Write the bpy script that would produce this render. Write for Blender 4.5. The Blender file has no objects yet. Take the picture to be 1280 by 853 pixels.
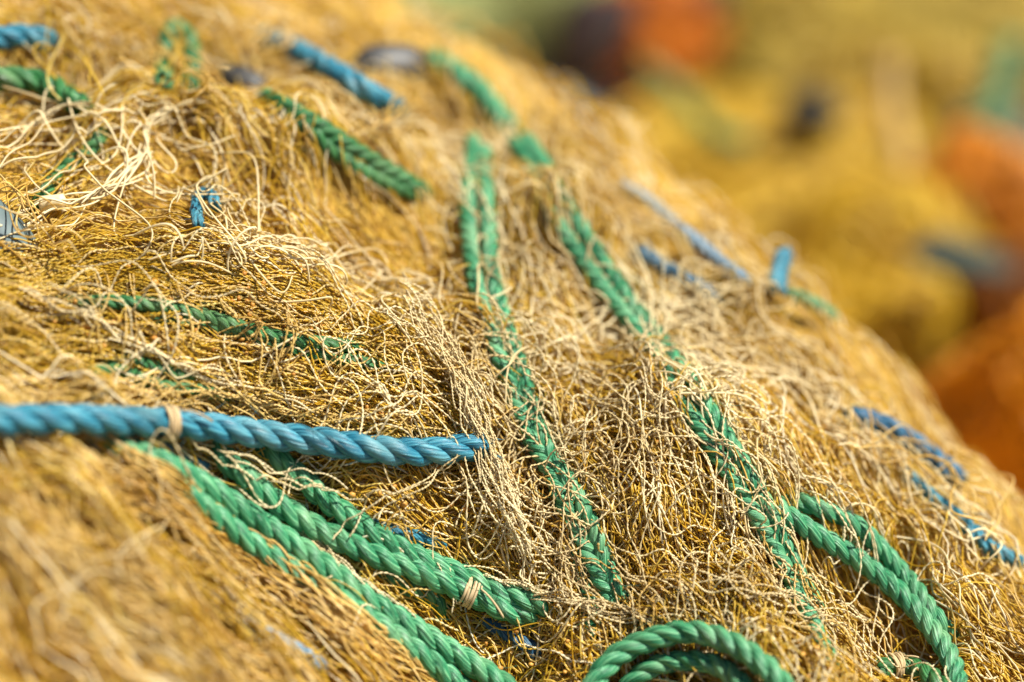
import bpy, bmesh, math
import numpy as np
from mathutils import Vector, Matrix
SC=bpy.context.scene
COL=SC.collection
# ---------------------------------------------------------------- camera, sky, sun
TH=np.radians(30.0); FOC=0.944
cam_d=bpy.data.cameras.new('camera'); cam=bpy.data.objects.new('camera',cam_d); COL.objects.link(cam)
cam.location=(0,-FOC*math.cos(TH),.55+FOC*math.sin(TH)); cam.rotation_euler=(math.radians(60),0,0)
cam_d.lens=85; cam_d.sensor_width=36; cam_d.clip_start=.02; cam_d.clip_end=300
cam_d.dof.use_dof=True; cam_d.dof.focus_distance=FOC-.002; cam_d.dof.aperture_fstop=2.0
SC.camera=cam
SUN_EL,SUN_AZ=60.0,86.0          # azimuth: degrees from +Y (away from camera) towards +X (right)
w=bpy.data.worlds.new('World'); SC.world=w; w.use_nodes=True
wn=w.node_tree; sky=wn.nodes.new('ShaderNodeTexSky'); sky.sky_type='NISHITA'; sky.sun_disc=False
sky.sun_elevation=math.radians(SUN_EL); sky.sun_rotation=math.radians(SUN_AZ)
bgn=wn.nodes['Background']; bgn.inputs[1].default_value=.05; wn.links.new(sky.outputs[0],bgn.inputs[0])
sd=bpy.data.lights.new('sun','SUN'); sun=bpy.data.objects.new('sun',sd); COL.objects.link(sun)
sd.energy=4.9; sd.angle=math.radians(.5); sd.color=(1,.96,.86)
_az,_el=math.radians(SUN_AZ),math.radians(SUN_EL)
_sv=Vector((math.sin(_az)*math.cos(_el),math.cos(_az)*math.cos(_el),math.sin(_el)))
sun.rotation_euler=_sv.to_track_quat('Z','Y').to_euler(); sun.location=_sv*5
SC.view_settings.view_transform='Standard'; SC.view_settings.look='None'
SC.view_settings.exposure=0.79; SC.view_settings.gamma=1; SC.view_settings.use_curve_mapping=False
rng=np.random.default_rng(11)
TH=np.radians(30.0); FOC=0.944
PX=0.4/1280
P0=np.array([0,0,.55])
R_=np.array([1.,0,0]); U_=np.array([0,np.sin(TH),np.cos(TH)]); D_=np.array([0,np.cos(TH),-np.sin(TH)])
CAM=P0-D_*FOC
def pray(px,py):
    px=np.asarray(px,float);py=np.asarray(py,float)
    X=(px-640)*PX; Y=(426.5-py)*PX
    return D_*FOC+X[...,None]*R_+Y[...,None]*U_      # t=1 -> focus plane
def proj(P):
    d=P-CAM; z=d@D_
    return 640+(d@R_)/z*FOC/PX, 426.5-(d@U_)/z*FOC/PX, z
def plane(u,v): return .511-.329*(u+.0125)+.268*(v+.0225)
def on_plane(px,py):
    r=pray(px,py); # CAM+t r on plane
    n=np.array([.329,-.268,1.]); q=np.array([-.0125,-.0225,.511])
    t=((q-CAM)@n)/(r@n); return CAM+t[...,None]*r
# px,py,height(m),sigma(m)
BUMPS=np.array([
 (60,345,.010,.030),(200,355,.012,.030),(340,375,.013,.028),(450,405,.010,.026),
 (80,300,-.010,.022),(250,300,-.008,.022),(420,335,-.010,.022),
 (200,215,.016,.030),(330,200,.020,.035),(440,240,.014,.030),
 (150,110,-.010,.028),(290,110,-.014,.020),(540,110,-.010,.02),
 (60,690,.003,.035),(170,750,.003,.035),(320,850,.004,.03),(100,850,-.006,.05),
 (560,560,-.004,.02),(740,790,-.020,.036),(850,850,-.010,.03),(620,718,-.022,.013),(505,735,-.016,.014),(560,640,-.010,.014),(740,690,-.009,.012),(1010,745,-.008,.012),(330,590,-.010,.02),(420,640,-.008,.02),
 (860,520,.012,.04),(960,640,.012,.03),(900,740,.010,.03),(700,400,.006,.03),
 (1110,800,-.016,.020),(1070,730,-.012,.018),
 (1030,480,.012,.04),(1200,760,.012,.04),(1120,560,-.006,.018),
 (430,800,-.036,.05),(650,860,-.030,.05),(300,650,-.018,.03),(230,700,.006,.02),
 (700,250,.010,.04),(90,760,-.010,.018),(10,830,-.015,.022),(130,690,.008,.014),
 (120,40,.012,.025),(60,100,-.008,.016),(250,120,-.012,.014),(380,60,-.008,.016),(590,200,-.006,.02),(500,200,-.007,.018),(620,330,-.006,.016),(690,330,.007,.016),(900,330,.008,.04),
])
_bp=on_plane(BUMPS[:,0],BUMPS[:,1])
_fo=on_plane(200,730); _q=on_plane(420,880)-on_plane(80,620); _fd=_q[:2]/np.hypot(_q[0],_q[1])
_rs=np.random.RandomState(5)
_W=[]
for lam,amp,n in ((.09,.0035,5),(.035,.0016,8),(.016,.0005,6)):
    for i in range(n):
        a=_rs.uniform(0,np.pi*2); k=2*np.pi/(lam*_rs.uniform(.75,1.3)); _W.append((k*np.cos(a),k*np.sin(a),_rs.uniform(0,6.28),amp/np.sqrt(n)*1.6))
S0=.135; KR=11.0; CA,CB=.743,.669; BK=.15; KB=3.0
def H(u,v):
    u=np.asarray(u,float);v=np.asarray(v,float)
    z=plane(u,v)
    s=CA*u+CB*v-S0
    s2=v-BK
    def roll(s,k,smax):
        s=np.clip(s,0,None); q=np.clip(s,0,smax); return .5*k*q*q+(s-q)*k*smax
    # left / front extents
    z=z-roll(s,KR,.22)-roll(s2,KB,.3)-roll(-u-.40,6,.3)-roll(-v-.42,6,.3)
    for i in range(len(BUMPS)):
        d2=(u-_bp[i,0])**2+(v-_bp[i,1])**2
        z=z+BUMPS[i,2]*np.exp(-d2/(2*BUMPS[i,3]**2))
    dx=u-_fo[0];dy=v-_fo[1]; al=dx*_fd[0]+dy*_fd[1]; pe=-dx*_fd[1]+dy*_fd[0]
    z=z+(.0048*np.sin(2*np.pi*pe/.034+1.3*np.sin(al/.035)+.6)+.0022*np.sin(2*np.pi*pe/.015+1.0*np.sin(al/.02)))*np.exp(-(al/.17)**2-(pe/.075)**2)
    for a,b,c,d in _W: z=z+d*np.sin(a*u+b*v+c)
    return z
def hit(px,py,lift=0.,n=260):
    """first crossing of the ray with the heap surface raised by lift"""
    px,py=np.broadcast_arrays(np.asarray(px,float),np.asarray(py,float)); sh=px.shape
    px=px.ravel();py=py.ravel(); lf=np.broadcast_to(lift,sh).ravel()
    r=pray(px,py); ts=np.linspace(.55,1.75,n)
    T=np.full(len(px),np.nan); prev=None
    for t in ts:
        P=CAM+r*t; f=P[:,2]-H(P[:,0],P[:,1])-lf
        if prev is not None:
            m=np.isnan(T)&(f<=0)&(prev>0)
            T[m]=t-(ts[1]-ts[0])*(-f[m])/(prev[m]-f[m])
        prev=f
    return T.reshape(sh)
# ---------------------------------------------------------------- helpers
def tag(o,label=None,cat=None,group=None,kind=None):
    if label: o['label']=label
    if cat: o['category']=cat
    if group: o['group']=group
    if kind: o['kind']=kind
    return o
def empty(name,loc,label,cat,group=None):
    o=bpy.data.objects.new(name,None); COL.objects.link(o); o.location=loc; o.empty_display_size=.01
    return tag(o,label,cat,group)
def mesh_obj(name,V,F,mat,parent=None,smooth=True,uv=None):
    """V (n,3), F (m,k) arrays"""
    me=bpy.data.meshes.new(name); V=np.asarray(V,np.float32); F=np.asarray(F,np.int32)
    k=F.shape[1]
    me.vertices.add(len(V)); me.vertices.foreach_set('co',V.ravel())
    me.loops.add(F.size); me.loops.foreach_set('vertex_index',F.ravel())
    me.polygons.add(len(F)); me.polygons.foreach_set('loop_start',np.arange(0,F.size,k,dtype=np.int32))
    me.polygons.foreach_set('loop_total',np.full(len(F),k,np.int32))
    me.polygons.foreach_set('use_smooth',np.full(len(F),smooth))
    if uv is not None:
        l=me.uv_layers.new(name='UVMap'); l.data.foreach_set('uv',np.asarray(uv,np.float32)[F.ravel()].ravel())
    me.materials.append(mat); me.update(calc_edges=True)
    o=bpy.data.objects.new(name,me); COL.objects.link(o)
    if parent is not None:
        o.parent=parent; o.matrix_parent_inverse=Matrix.Translation(-Vector(parent.location))
    return o
def frames(P):
    """P (N,S,3) -> tangent, n1, n2 by parallel transport"""
    T=np.gradient(P,axis=1); T/=np.linalg.norm(T,axis=2,keepdims=True)+1e-12
    N1=np.empty_like(P)
    ref=np.where(np.abs(T[:,0,2:3])>.8,np.array([[1.,0,0]]),np.array([[0.,0,1]]))
    n=np.cross(T[:,0],np.cross(ref,T[:,0])); n/=np.linalg.norm(n,axis=1,keepdims=True)+1e-12
    for i in range(P.shape[1]):
        n=n-(n*T[:,i]).sum(1,keepdims=True)*T[:,i]; n/=np.linalg.norm(n,axis=1,keepdims=True)+1e-12
        N1[:,i]=n
    return T,N1,np.cross(T,N1)
def sweep(P,rad,sides=3,flat=1.0,twist=0.0,taper=True,phase=None):
    """tubes along N polylines with S points. rad (N,) or (N,S). returns V,F,uv"""
    N,S,_=P.shape; T,n1,n2=frames(P)
    ang=np.arange(sides)*2*np.pi/sides
    rad=np.broadcast_to(np.asarray(rad,float).reshape(N,-1),(N,S)).copy()
    if taper: rad[:,0]*=.35; rad[:,-1]*=.35
    ra=np.where(np.arange(sides)%2==0,1.0,flat) if flat!=1.0 else np.ones(sides)
    ph=(np.zeros(N) if phase is None else phase)[:,None]+np.arange(S)[None]*twist
    a=ang[None,None]+ph[:,:,None]
    r=rad[:,:,None]*ra[None,None]
    V=P[:,:,None]+n1[:,:,None]*(np.cos(a)*r)[...,None]+n2[:,:,None]*(np.sin(a)*r)[...,None]
    V=V.reshape(-1,3)
    i=np.arange(N)[:,None,None]*S*sides; s=np.arange(S-1)[None,:,None]*sides; k=np.arange(sides)[None,None]
    k2=(k+1)%sides
    F=np.stack([i+s+k,i+s+k2,i+s+sides+k2,i+s+sides+k],-1).reshape(-1,4)
    L=np.concatenate([np.zeros((N,1)),np.cumsum(np.linalg.norm(np.diff(P,axis=1),axis=2),1)],1)
    uv=np.stack([np.broadcast_to(L[:,:,None],(N,S,sides)),np.broadcast_to(k/sides,(N,S,sides))],-1).reshape(-1,2)
    return V,F,uv
def wave(s,lams,amp,n,N,rg=rng):
    """smooth noise along strands: s (S,), returns (N,S)"""
    out=np.zeros((N,len(s)))
    for _ in range(n):
        lam=rg.uniform(lams[0],lams[1],(N,1)); ph=rg.uniform(0,6.283,(N,1)); out+=np.sin(2*np.pi*s[None]/lam+ph)*rg.uniform(.4,1.2,(N,1))
    return out*amp/np.sqrt(n)
def catmull(ctrl,S,closed=False):
    c=np.asarray(ctrl,float); c=np.vstack([2*c[0]-c[1],c,2*c[-1]-c[-2]])
    seg=len(c)-3; d=np.concatenate([[0],np.cumsum(np.linalg.norm(np.diff(c[1:-1],axis=0),axis=1))]); 
    u=np.interp(np.linspace(0,d[-1],S),d,np.arange(seg+1)); i=np.minimum(u.astype(int),seg-1); t=(u-i)[:,None]
    p0,p1,p2,p3=c[i],c[i+1],c[i+2],c[i+3]
    return .5*((2*p1)+(-p0+p2)*t+(2*p0-5*p1+4*p2-p3)*t*t+(-p0+3*p1-3*p2+p3)*t**3)
def gsmooth(a,sig):
    r=int(sig*3)+1; k=np.exp(-.5*(np.arange(-r,r+1)/sig)**2); k/=k.sum()
    ap=np.concatenate([np.full(a.shape[:-1]+(r,),1)*a[...,:1],a,np.full(a.shape[:-1]+(r,),1)*a[...,-1:]],-1)
    return np.apply_along_axis(lambda x:np.convolve(x,k,'valid'),-1,ap)
def filln(T):
    """fill nan ray hits by neighbours"""
    T=T.copy(); m=np.isnan(T)
    if m.all(): T[:]=1.1; return T
    T[m]=np.interp(np.flatnonzero(m),np.flatnonzero(~m),T[~m]); return T
# ---------------------------------------------------------------- materials
def new_mat(name):
    m=bpy.data.materials.new(name); m.use_nodes=True; nt=m.node_tree; nt.nodes.clear()
    out=nt.nodes.new('ShaderNodeOutputMaterial'); b=nt.nodes.new('ShaderNodeBsdfPrincipled')
    nt.links.new(b.outputs[0],out.inputs[0]); return m,nt,b,out
def ramp(nt,stops):
    r=nt.nodes.new('ShaderNodeValToRGB'); e=r.color_ramp.elements
    while len(e)<len(stops): e.new(.5)
    for q,(p,c) in zip(e,stops): q.position=p; q.color=(*c,1)
    return r
def twine_mat(name,stops,rough=.38,transl=.3,patch=None,spec=.5):
    m,nt,b,out=new_mat(name)
    g=nt.nodes.new('ShaderNodeNewGeometry'); r=ramp(nt,stops); nt.links.new(g.outputs['Random Per Island'],r.inputs[0])
    col=r.outputs[0]
    tc=nt.nodes.new('ShaderNodeTexCoord'); nz=nt.nodes.new('ShaderNodeTexNoise'); nz.inputs['Scale'].default_value=22; nz.inputs['Detail'].default_value=3
    nt.links.new(tc.outputs['Object'],nz.inputs[0])
    mx=nt.nodes.new('ShaderNodeMix'); mx.data_type='RGBA'; mx.blend_type='MULTIPLY'
    rr=ramp(nt,[(.35,(.70,.60,.42)),(.6,(1,1,1))]); nt.links.new(nz.outputs[0],rr.inputs[0])
    mx.inputs[0].default_value=.8; nt.links.new(col,mx.inputs[6]); nt.links.new(rr.outputs[0],mx.inputs[7]); col=mx.outputs[2]
    nt.links.new(col,b.inputs['Base Color']); b.inputs['Roughness'].default_value=rough; b.inputs['Specular IOR Level'].default_value=spec
    tr=nt.nodes.new('ShaderNodeBsdfTranslucent'); nt.links.new(col,tr.inputs[0])
    ms=nt.nodes.new('ShaderNodeMixShader'); ms.inputs[0].default_value=transl
    nt.links.new(b.outputs[0],ms.inputs[1]); nt.links.new(tr.outputs[0],ms.inputs[2]); nt.links.new(ms.outputs[0],out.inputs[0])
    return m
M={}
M['gold']=twine_mat('gold_twine',[(0,(.65,.37,.02)),(.35,(.80,.525,.045)),(.7,(.86,.61,.09)),(1,(.90,.71,.21))],.27,.36)
M['gold_light']=twine_mat('pale_gold_twine',[(0,(.80,.50,.09)),(.5,(.87,.61,.18)),(1,(.90,.71,.34))],.33,.3)
M['cream']=twine_mat('cream_twine',[(0,(.88,.68,.29)),(.5,(.94,.79,.46)),(1,(.96,.87,.64))],.48,.25,spec=.3)
M['tie']=twine_mat('tan_whipping',[(0,(.52,.38,.20)),(1,(.70,.54,.32))],.6,.1,spec=.2)
M['packed']=None
m,nt,b,out=new_mat('packed_netting'); M['packed']=m
tc=nt.nodes.new('ShaderNodeTexCoord'); mp=nt.nodes.new('ShaderNodeMapping'); mp.inputs['Scale'].default_value=(1,1,1)
nz=nt.nodes.new('ShaderNodeTexNoise'); nz.inputs['Scale'].default_value=420; nz.inputs['Detail'].default_value=5; nz.inputs['Distortion'].default_value=2.5
nt.links.new(tc.outputs['Object'],nz.inputs[0]); r=ramp(nt,[(.35,(.30,.12,.012)),(.5,(.60,.35,.04)),(.65,(.76,.50,.09))]); nt.links.new(nz.outputs[0],r.inputs[0])
nt.links.new(r.outputs[0],b.inputs['Base Color']); b.inputs['Roughness'].default_value=.7
bp=nt.nodes.new('ShaderNodeBump'); bp.inputs['Strength'].default_value=1; bp.inputs['Distance'].default_value=.002; nt.links.new(nz.outputs[0],bp.inputs['Height']); nt.links.new(bp.outputs[0],b.inputs['Normal'])
def rope_mat(name,c_dark,c_mid,c_light,rough=.42):
    m,nt,b,out=new_mat(name); uv=nt.nodes.new('ShaderNodeUVMap'); uv.uv_map='UVMap'
    mp=nt.nodes.new('ShaderNodeMapping'); mp.inputs['Scale'].default_value=(60,17,1)
    # yarns run obliquely round the strand
    sx=nt.nodes.new('ShaderNodeSeparateXYZ'); cx=nt.nodes.new('ShaderNodeCombineXYZ'); ma=nt.nodes.new('ShaderNodeMath'); ma.operation='MULTIPLY_ADD'
    nt.links.new(uv.outputs[0],sx.inputs[0]); nt.links.new(sx.outputs[0],ma.inputs[0]); ma.inputs[1].default_value=30.0; nt.links.new(sx.outputs[1],ma.inputs[2])
    nt.links.new(sx.outputs[0],cx.inputs[0]); nt.links.new(ma.outputs[0],cx.inputs[1]); nt.links.new(cx.outputs[0],mp.inputs[0])
    nz=nt.nodes.new('ShaderNodeTexNoise'); nz.inputs['Scale'].default_value=1; nz.inputs['Detail'].default_value=4; nt.links.new(mp.outputs[0],nz.inputs[0])
    r=ramp(nt,[(.36,c_dark),(.5,c_mid),(.64,c_light)]); nt.links.new(nz.outputs[0],r.inputs[0])
    tc=nt.nodes.new('ShaderNodeTexCoord'); n2=nt.nodes.new('ShaderNodeTexNoise'); n2.inputs['Scale'].default_value=60; n2.inputs['Detail'].default_value=4; nt.links.new(tc.outputs['Object'],n2.inputs[0])
    mx=nt.nodes.new('ShaderNodeMix'); mx.data_type='RGBA'; r2=ramp(nt,[(.48,(0,0,0)),(.70,(.6,.6,.6))]); nt.links.new(n2.outputs[0],r2.inputs[0]); nt.links.new(r2.outputs[0],mx.inputs[0])
    nt.links.new(r.outputs[0],mx.inputs[6]); mx.inputs[7].default_value=(*[min(1,x*.7+y) for x,y in zip(c_light,(.11,.10,.05))],1)
    nt.links.new(mx.outputs[2],b.inputs['Base Color']); b.inputs['Roughness'].default_value=rough
    bp=nt.nodes.new('ShaderNodeBump'); bp.inputs['Strength'].default_value=.9; bp.inputs['Distance'].default_value=.0011
    nt.links.new(nz.outputs[0],bp.inputs['Height']); nt.links.new(bp.outputs[0],b.inputs['Normal'])
    b.inputs['Subsurface Weight'].default_value=.12; b.inputs['Subsurface Radius'].default_value=(.002,.002,.002); b.inputs['Subsurface Scale'].default_value=1.0
    tr=nt.nodes.new('ShaderNodeBsdfTranslucent'); nt.links.new(mx.outputs[2],tr.inputs[0]); ms=nt.nodes.new('ShaderNodeMixShader'); ms.inputs[0].default_value=.12
    nt.links.new(b.outputs[0],ms.inputs[1]); nt.links.new(tr.outputs[0],ms.inputs[2]); nt.links.new(ms.outputs[0],out.inputs[0])
    return m
M['green']=rope_mat('green_rope',(.010,.11,.045),(.035,.27,.115),(.20,.52,.26))
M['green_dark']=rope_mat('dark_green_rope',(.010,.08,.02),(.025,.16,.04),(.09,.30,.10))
M['blue']=rope_mat('blue_rope',(.006,.075,.12),(.02,.20,.30),(.10,.38,.47))
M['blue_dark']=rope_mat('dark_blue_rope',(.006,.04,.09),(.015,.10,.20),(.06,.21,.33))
M['blue_pale']=rope_mat('faded_blue_rope',(.10,.18,.26),(.20,.32,.42),(.38,.48,.55))
def plain(name,c,rough=.5,c2=None,scale=30,bump=.0):
    m,nt,b,out=new_mat(name); tc=nt.nodes.new('ShaderNodeTexCoord'); nz=nt.nodes.new('ShaderNodeTexNoise'); nz.inputs['Scale'].default_value=scale; nz.inputs['Detail'].default_value=5
    nt.links.new(tc.outputs['Object'],nz.inputs[0]); c2=c2 or tuple(x*.6 for x in c); r=ramp(nt,[(.35,c2),(.65,c)]); nt.links.new(nz.outputs[0],r.inputs[0])
    nt.links.new(r.outputs[0],b.inputs['Base Color']); b.inputs['Roughness'].default_value=rough
    if bump:
        bp=nt.nodes.new('ShaderNodeBump'); bp.inputs['Distance'].default_value=bump; nt.links.new(nz.outputs[0],bp.inputs['Height']); nt.links.new(bp.outputs[0],b.inputs['Normal'])
    return m
M['float']=plain('grey_plastic',(.07,.065,.06),.5,(.03,.03,.03),90)
M['float_blue']=plain('blue_grey_plastic',(.10,.15,.15),.6,(.06,.09,.10),70)
M['concrete']=plain('quay_concrete',(.34,.33,.29),.85,(.22,.21,.18),7,.004)
# ---------------------------------------------------------------- regions of the heap (ids of the nets)
# 0 foreground bundle, 1 folded yellow net, 2 frizzy upper net, 3 wide slope net
def region(px,py):
    px=np.asarray(px,float);py=np.asarray(py,float)
    r=np.full(px.shape,3)
    r[(px<600)&(py<318)]=2; r[(px<-60)&(py<318)]=2
    r[(px<620)&(py>=318)]=1
    r[(py>565+.50*px)&(px<720)]=0
    return r
NETS=[empty('fishing_net',(-.12,-.12,.42),'blurred sandy gold net bundle sagging across the lower left corner, below the green ropes','fishing net','fishing nets in the heap'),
      empty('fishing_net',(-.12,-.02,.42),'gathered yellow net with long parallel twines, behind and above the taut blue rope','fishing net','fishing nets in the heap'),
      empty('fishing_net',(-.10,.10,.42),'frizzy golden net piled in soft tufts at the upper left, around the grey floats','fishing net','fishing nets in the heap'),
      empty('fishing_net',(.10,.02,.42),'wide golden net under cream tangles, sloping right beneath the doubled green ropes','fishing net','fishing nets in the heap')]
# heap body: packed netting, one mesh sheet per net, cut where the nets meet
def packed():
    nu,nv=190,190
    us=np.linspace(-.80,.85,nu); vs=np.linspace(-.80,.85,nv)
    Ug,Vg=np.meshgrid(us,vs,indexing='ij'); Z=np.maximum(H(Ug,Vg)-.0075,-.02)
    P=np.stack([Ug,Vg,Z],-1).reshape(-1,3)
    idx=np.arange(nu*nv).reshape(nu,nv)
    F=np.stack([idx[:-1,:-1],idx[1:,:-1],idx[1:,1:],idx[:-1,1:]],-1).reshape(-1,4)
    Cc=P[F].mean(1); keep=(P[F][:,:,2].max(1)>0.0); px,py,_=proj(Cc); rg=region(px,py)
    rg[(Cc[:,1]>.12)&(Cc[:,0]>0.02)]=3
    for k in range(4):
        f=F[keep&(rg==k)]; u,inv=np.unique(f,return_inverse=True)
        o=mesh_obj('packed_netting',P[u],inv.reshape(f.shape),M['packed'],NETS[k]); o['kind']='stuff'
packed()
# ---------------------------------------------------------------- flow of the twine over the heap
# px,py, angle (deg, clockwise on the photo from +x), curl, cream share
FLOW=np.array([
 (60,345,3,.2,.2),(200,340,6,.16,.1),(330,365,12,.16,.1),(450,410,24,.3,.15),(540,470,40,.6,.4),
 (60,430,2,.2,.2),(200,430,6,.25,.15),(330,450,14,.4,.15),(440,500,16,.8,.15),(80,500,2,.4,.5),(330,505,12,.6,.3),
 (430,620,20,1.1,.1),(560,620,30,1.1,.2),(520,690,10,1.1,.15),
 (60,170,-25,.7,.6),(60,240,-35,.8,.7),(160,150,-20,.8,.4),(180,240,75,.9,.3),(300,200,60,1.3,.15),(400,270,70,1.2,.15),(380,170,50,1.2,.1),(480,280,70,.9,.3),
 (240,310,10,1.1,.7),(420,345,10,.8,.9),(540,350,40,.8,.8),
 (60,60,20,1.0,.15),(200,60,70,1.0,.1),(330,40,25,.8,.2),(500,50,30,.7,.15),(560,180,50,.8,.7),
 (60,620,16,.35,.35),(100,720,42,.4,.3),(220,640,36,.25,.4),(260,740,40,.25,.35),(400,790,38,.2,.45),(100,820,34,.6,.25),(520,840,40,.2,.5),
 (640,650,68,1.0,.6),(690,430,55,.9,.8),(760,520,55,1.0,.6),(800,430,35,.8,.9),(900,440,25,.8,.9),(1000,480,35,.8,.8),
 (800,600,60,1.2,.3),(900,600,60,1.2,.15),(850,700,72,.8,.25),(950,760,58,.5,.1),(1000,830,55,.7,.1),(900,680,60,.9,.2),
 (700,760,50,1.0,.2),(760,830,40,1.0,.1),(650,300,75,.5,.2),(700,200,45,.8,.15),(800,270,42,.7,.3),(930,300,42,.6,.3),(1080,480,50,.6,.5),
 (1050,620,55,1.1,.2),(1100,640,50,1.0,.25),(1180,620,50,.8,.5),(1180,720,45,.5,.2),(1240,800,40,.5,.2),(1080,760,35,1.0,.15),
],float)
_T=hit(FLOW[:,0],FLOW[:,1]); _ok=~np.isnan(_T); FLOW=FLOW[_ok]; _T=_T[_ok]
FP=CAM+pray(FLOW[:,0],FLOW[:,1])*_T[:,None]
a=np.radians(FLOW[:,2]); q=6.0
_T2=filln(hit(FLOW[:,0]+q*np.cos(a),FLOW[:,1]+q*np.sin(a),n=700)); _T1=filln(hit(FLOW[:,0],FLOW[:,1],n=700))
FD=(CAM+pray(FLOW[:,0]+q*np.cos(a),FLOW[:,1]+q*np.sin(a))*_T2[:,None])-(CAM+pray(FLOW[:,0],FLOW[:,1])*_T1[:,None])
FD=FD[:,:2]; FD/=np.linalg.norm(FD,axis=1,keepdims=True)
def flow(u,v):
    d2=(u[:,None]-FP[None,:,0])**2+(v[:,None]-FP[None,:,1])**2
    w_=np.exp(-d2/(2*.022**2))+1e-7/(d2+1e-4); w_/=w_.sum(1,keepdims=True)
    return w_@FD, w_@FLOW[:,3], w_@FLOW[:,4]
def normal(u,v,e=.004):
    gx=(H(u+e,v)-H(u-e,v))/(2*e); gy=(H(u,v+e)-H(u,v-e))/(2*e)
    n=np.stack([-gx,-gy,np.ones_like(gx)],-1); return n/np.linalg.norm(n,axis=-1,keepdims=True)
def grow(u0,v0,L,step,lift,lift_amp,curl_mul=1.0,rg=rng,gid=None):
    """grow N strands over the heap surface; returns (N,S,3)"""
    N=len(u0); S=int(L/step)+1; s=np.arange(S)*step
    D,curl,_=flow(u0,v0); sg=rg.choice([-1.,1.],N)
    cm=curl*curl_mul
    G_=N if gid is None else int(gid.max())+1
    gi=np.arange(N) if gid is None else gid
    sg=sg[gi%N]
    an=(wave(s,(.05,.12),.6,2,G_,rg)[gi]+wave(s,(.028,.08),.85,3,G_,rg)[gi]+wave(s,(.025,.06),.30,2,N,rg))*cm[:,None]
    an+=(rg.normal(0,.13,G_)+rg.normal(0,.5,G_)*.55*np.bincount(gi,cm,G_)/np.maximum(1,np.bincount(gi,minlength=G_)))[gi][:,None]+rg.normal(0,.10,N)[:,None]
    # a few make whole loops
    lp=rg.random(N)<.16*cm; c0=rg.uniform(.2,.8,N)*L; wd=rg.uniform(.012,.03,N)
    an+=np.where(lp,rg.choice([-1,1],N)*2*np.pi,0)[:,None]/(1+np.exp(-(s[None]-c0[:,None])/(wd[:,None]*.22)))
    u=u0.copy();v=v0.copy(); P=np.empty((N,S,3)); dirx=D[:,0]*sg;diry=D[:,1]*sg
    for i in range(S):
        if i%max(1,int(.006/step))==0:
            D,_,_=flow(u,v); dirx=.7*dirx+.3*D[:,0]*sg; diry=.7*diry+.3*D[:,1]*sg
        ca,sa=np.cos(an[:,i]),np.sin(an[:,i]); n=np.hypot(dirx,diry)+1e-9
        u=u+step*(dirx*ca-diry*sa)/n; v=v+step*(dirx*sa+diry*ca)/n
        P[:,i,0]=u;P[:,i,1]=v
    hz=np.empty((N,S))
    for i in range(0,S,1 if step>.002 else 3): hz[:,i]=H(P[:,i,0],P[:,i,1])
    if step<=.002:
        k=np.arange(0,S,3); 
        for j in range(N): hz[j]=np.interp(np.arange(S),k,hz[j,k])
    lift_amp=lift_amp*np.clip(.35+curl,.45,1.)
    off=lift[:,None]+wave(s,(.03,.08),1,2,N,rg)*lift_amp[:,None]+wave(s,(.012,.025),1,2,N,rg)*lift_amp[:,None]*.3
    P[:,:,2]=hz+np.maximum(off,-.006)*1.1
    P[:,:,1]-=off*.15; P[:,:,0]+=off*.2
    return P
def seeds(n,x0,x1,y0,y1,rg=rng,per=6,sp=9.):
    global GID
    ng=n//per; gx=rg.uniform(x0,x1,ng);gy=rg.uniform(y0,y1,ng); g_=rg.integers(0,ng,n)
    px=gx[g_]+rg.normal(0,sp,n);py=gy[g_]+rg.normal(0,sp,n)
    T=hit(px,py,n=160); k=~np.isnan(T); px,py,T=px[k],py[k],T[k]
    GID=g_[k]; P=CAM+pray(px,py)*T[:,None]; return px,py,P,T*FOC-FOC
STUFF={}      # (net, material) -> list of (V,F)
def add_stuff(net,mat,V,F):
    STUFF.setdefault((net,mat),[]).append((V,F))
def strands(px,py,P0_,L,step,sides,flat,twist,rad,lift,lamp,matf,curl=1.0,rg=rng,gid=None):
    if not len(px): return
    rgn=region(px,py)
    Pp=grow(P0_[:,0],P0_[:,1],L,step,lift,lamp,curl,rg,gid)
    _,_,cr=flow(P0_[:,0],P0_[:,1]); rnd=rg.random(len(px))
    mats=np.where(rnd<cr*matf[0],'cream',np.where(rnd<cr*matf[0]+matf[1],'gold_light','gold'))
    radm=rad*np.where(mats=='cream',1.3,1.0)*rg.uniform(.85,1.12,len(px))
    for k in range(4):
        for mt in ('gold','gold_light','cream'):
            m=(rgn==k)&(mats==mt)
            if m.any():
                V,F,_=sweep(Pp[m],radm[m],sides,flat,twist,phase=rg.uniform(0,6.28,m.sum())); add_stuff(k,mt,V,F)
def flush():
    for (k,mt),lst in STUFF.items():
        o=0; Vs=[];Fs=[]
        for V,F in lst: Vs.append(V);Fs.append(F+o);o+=len(V)
        ob=mesh_obj('netting' if mt!='cream' else 'loose_twine_mass',np.vstack(Vs),np.vstack(Fs),M[mt],NETS[k]); ob['kind']='stuff'
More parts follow.
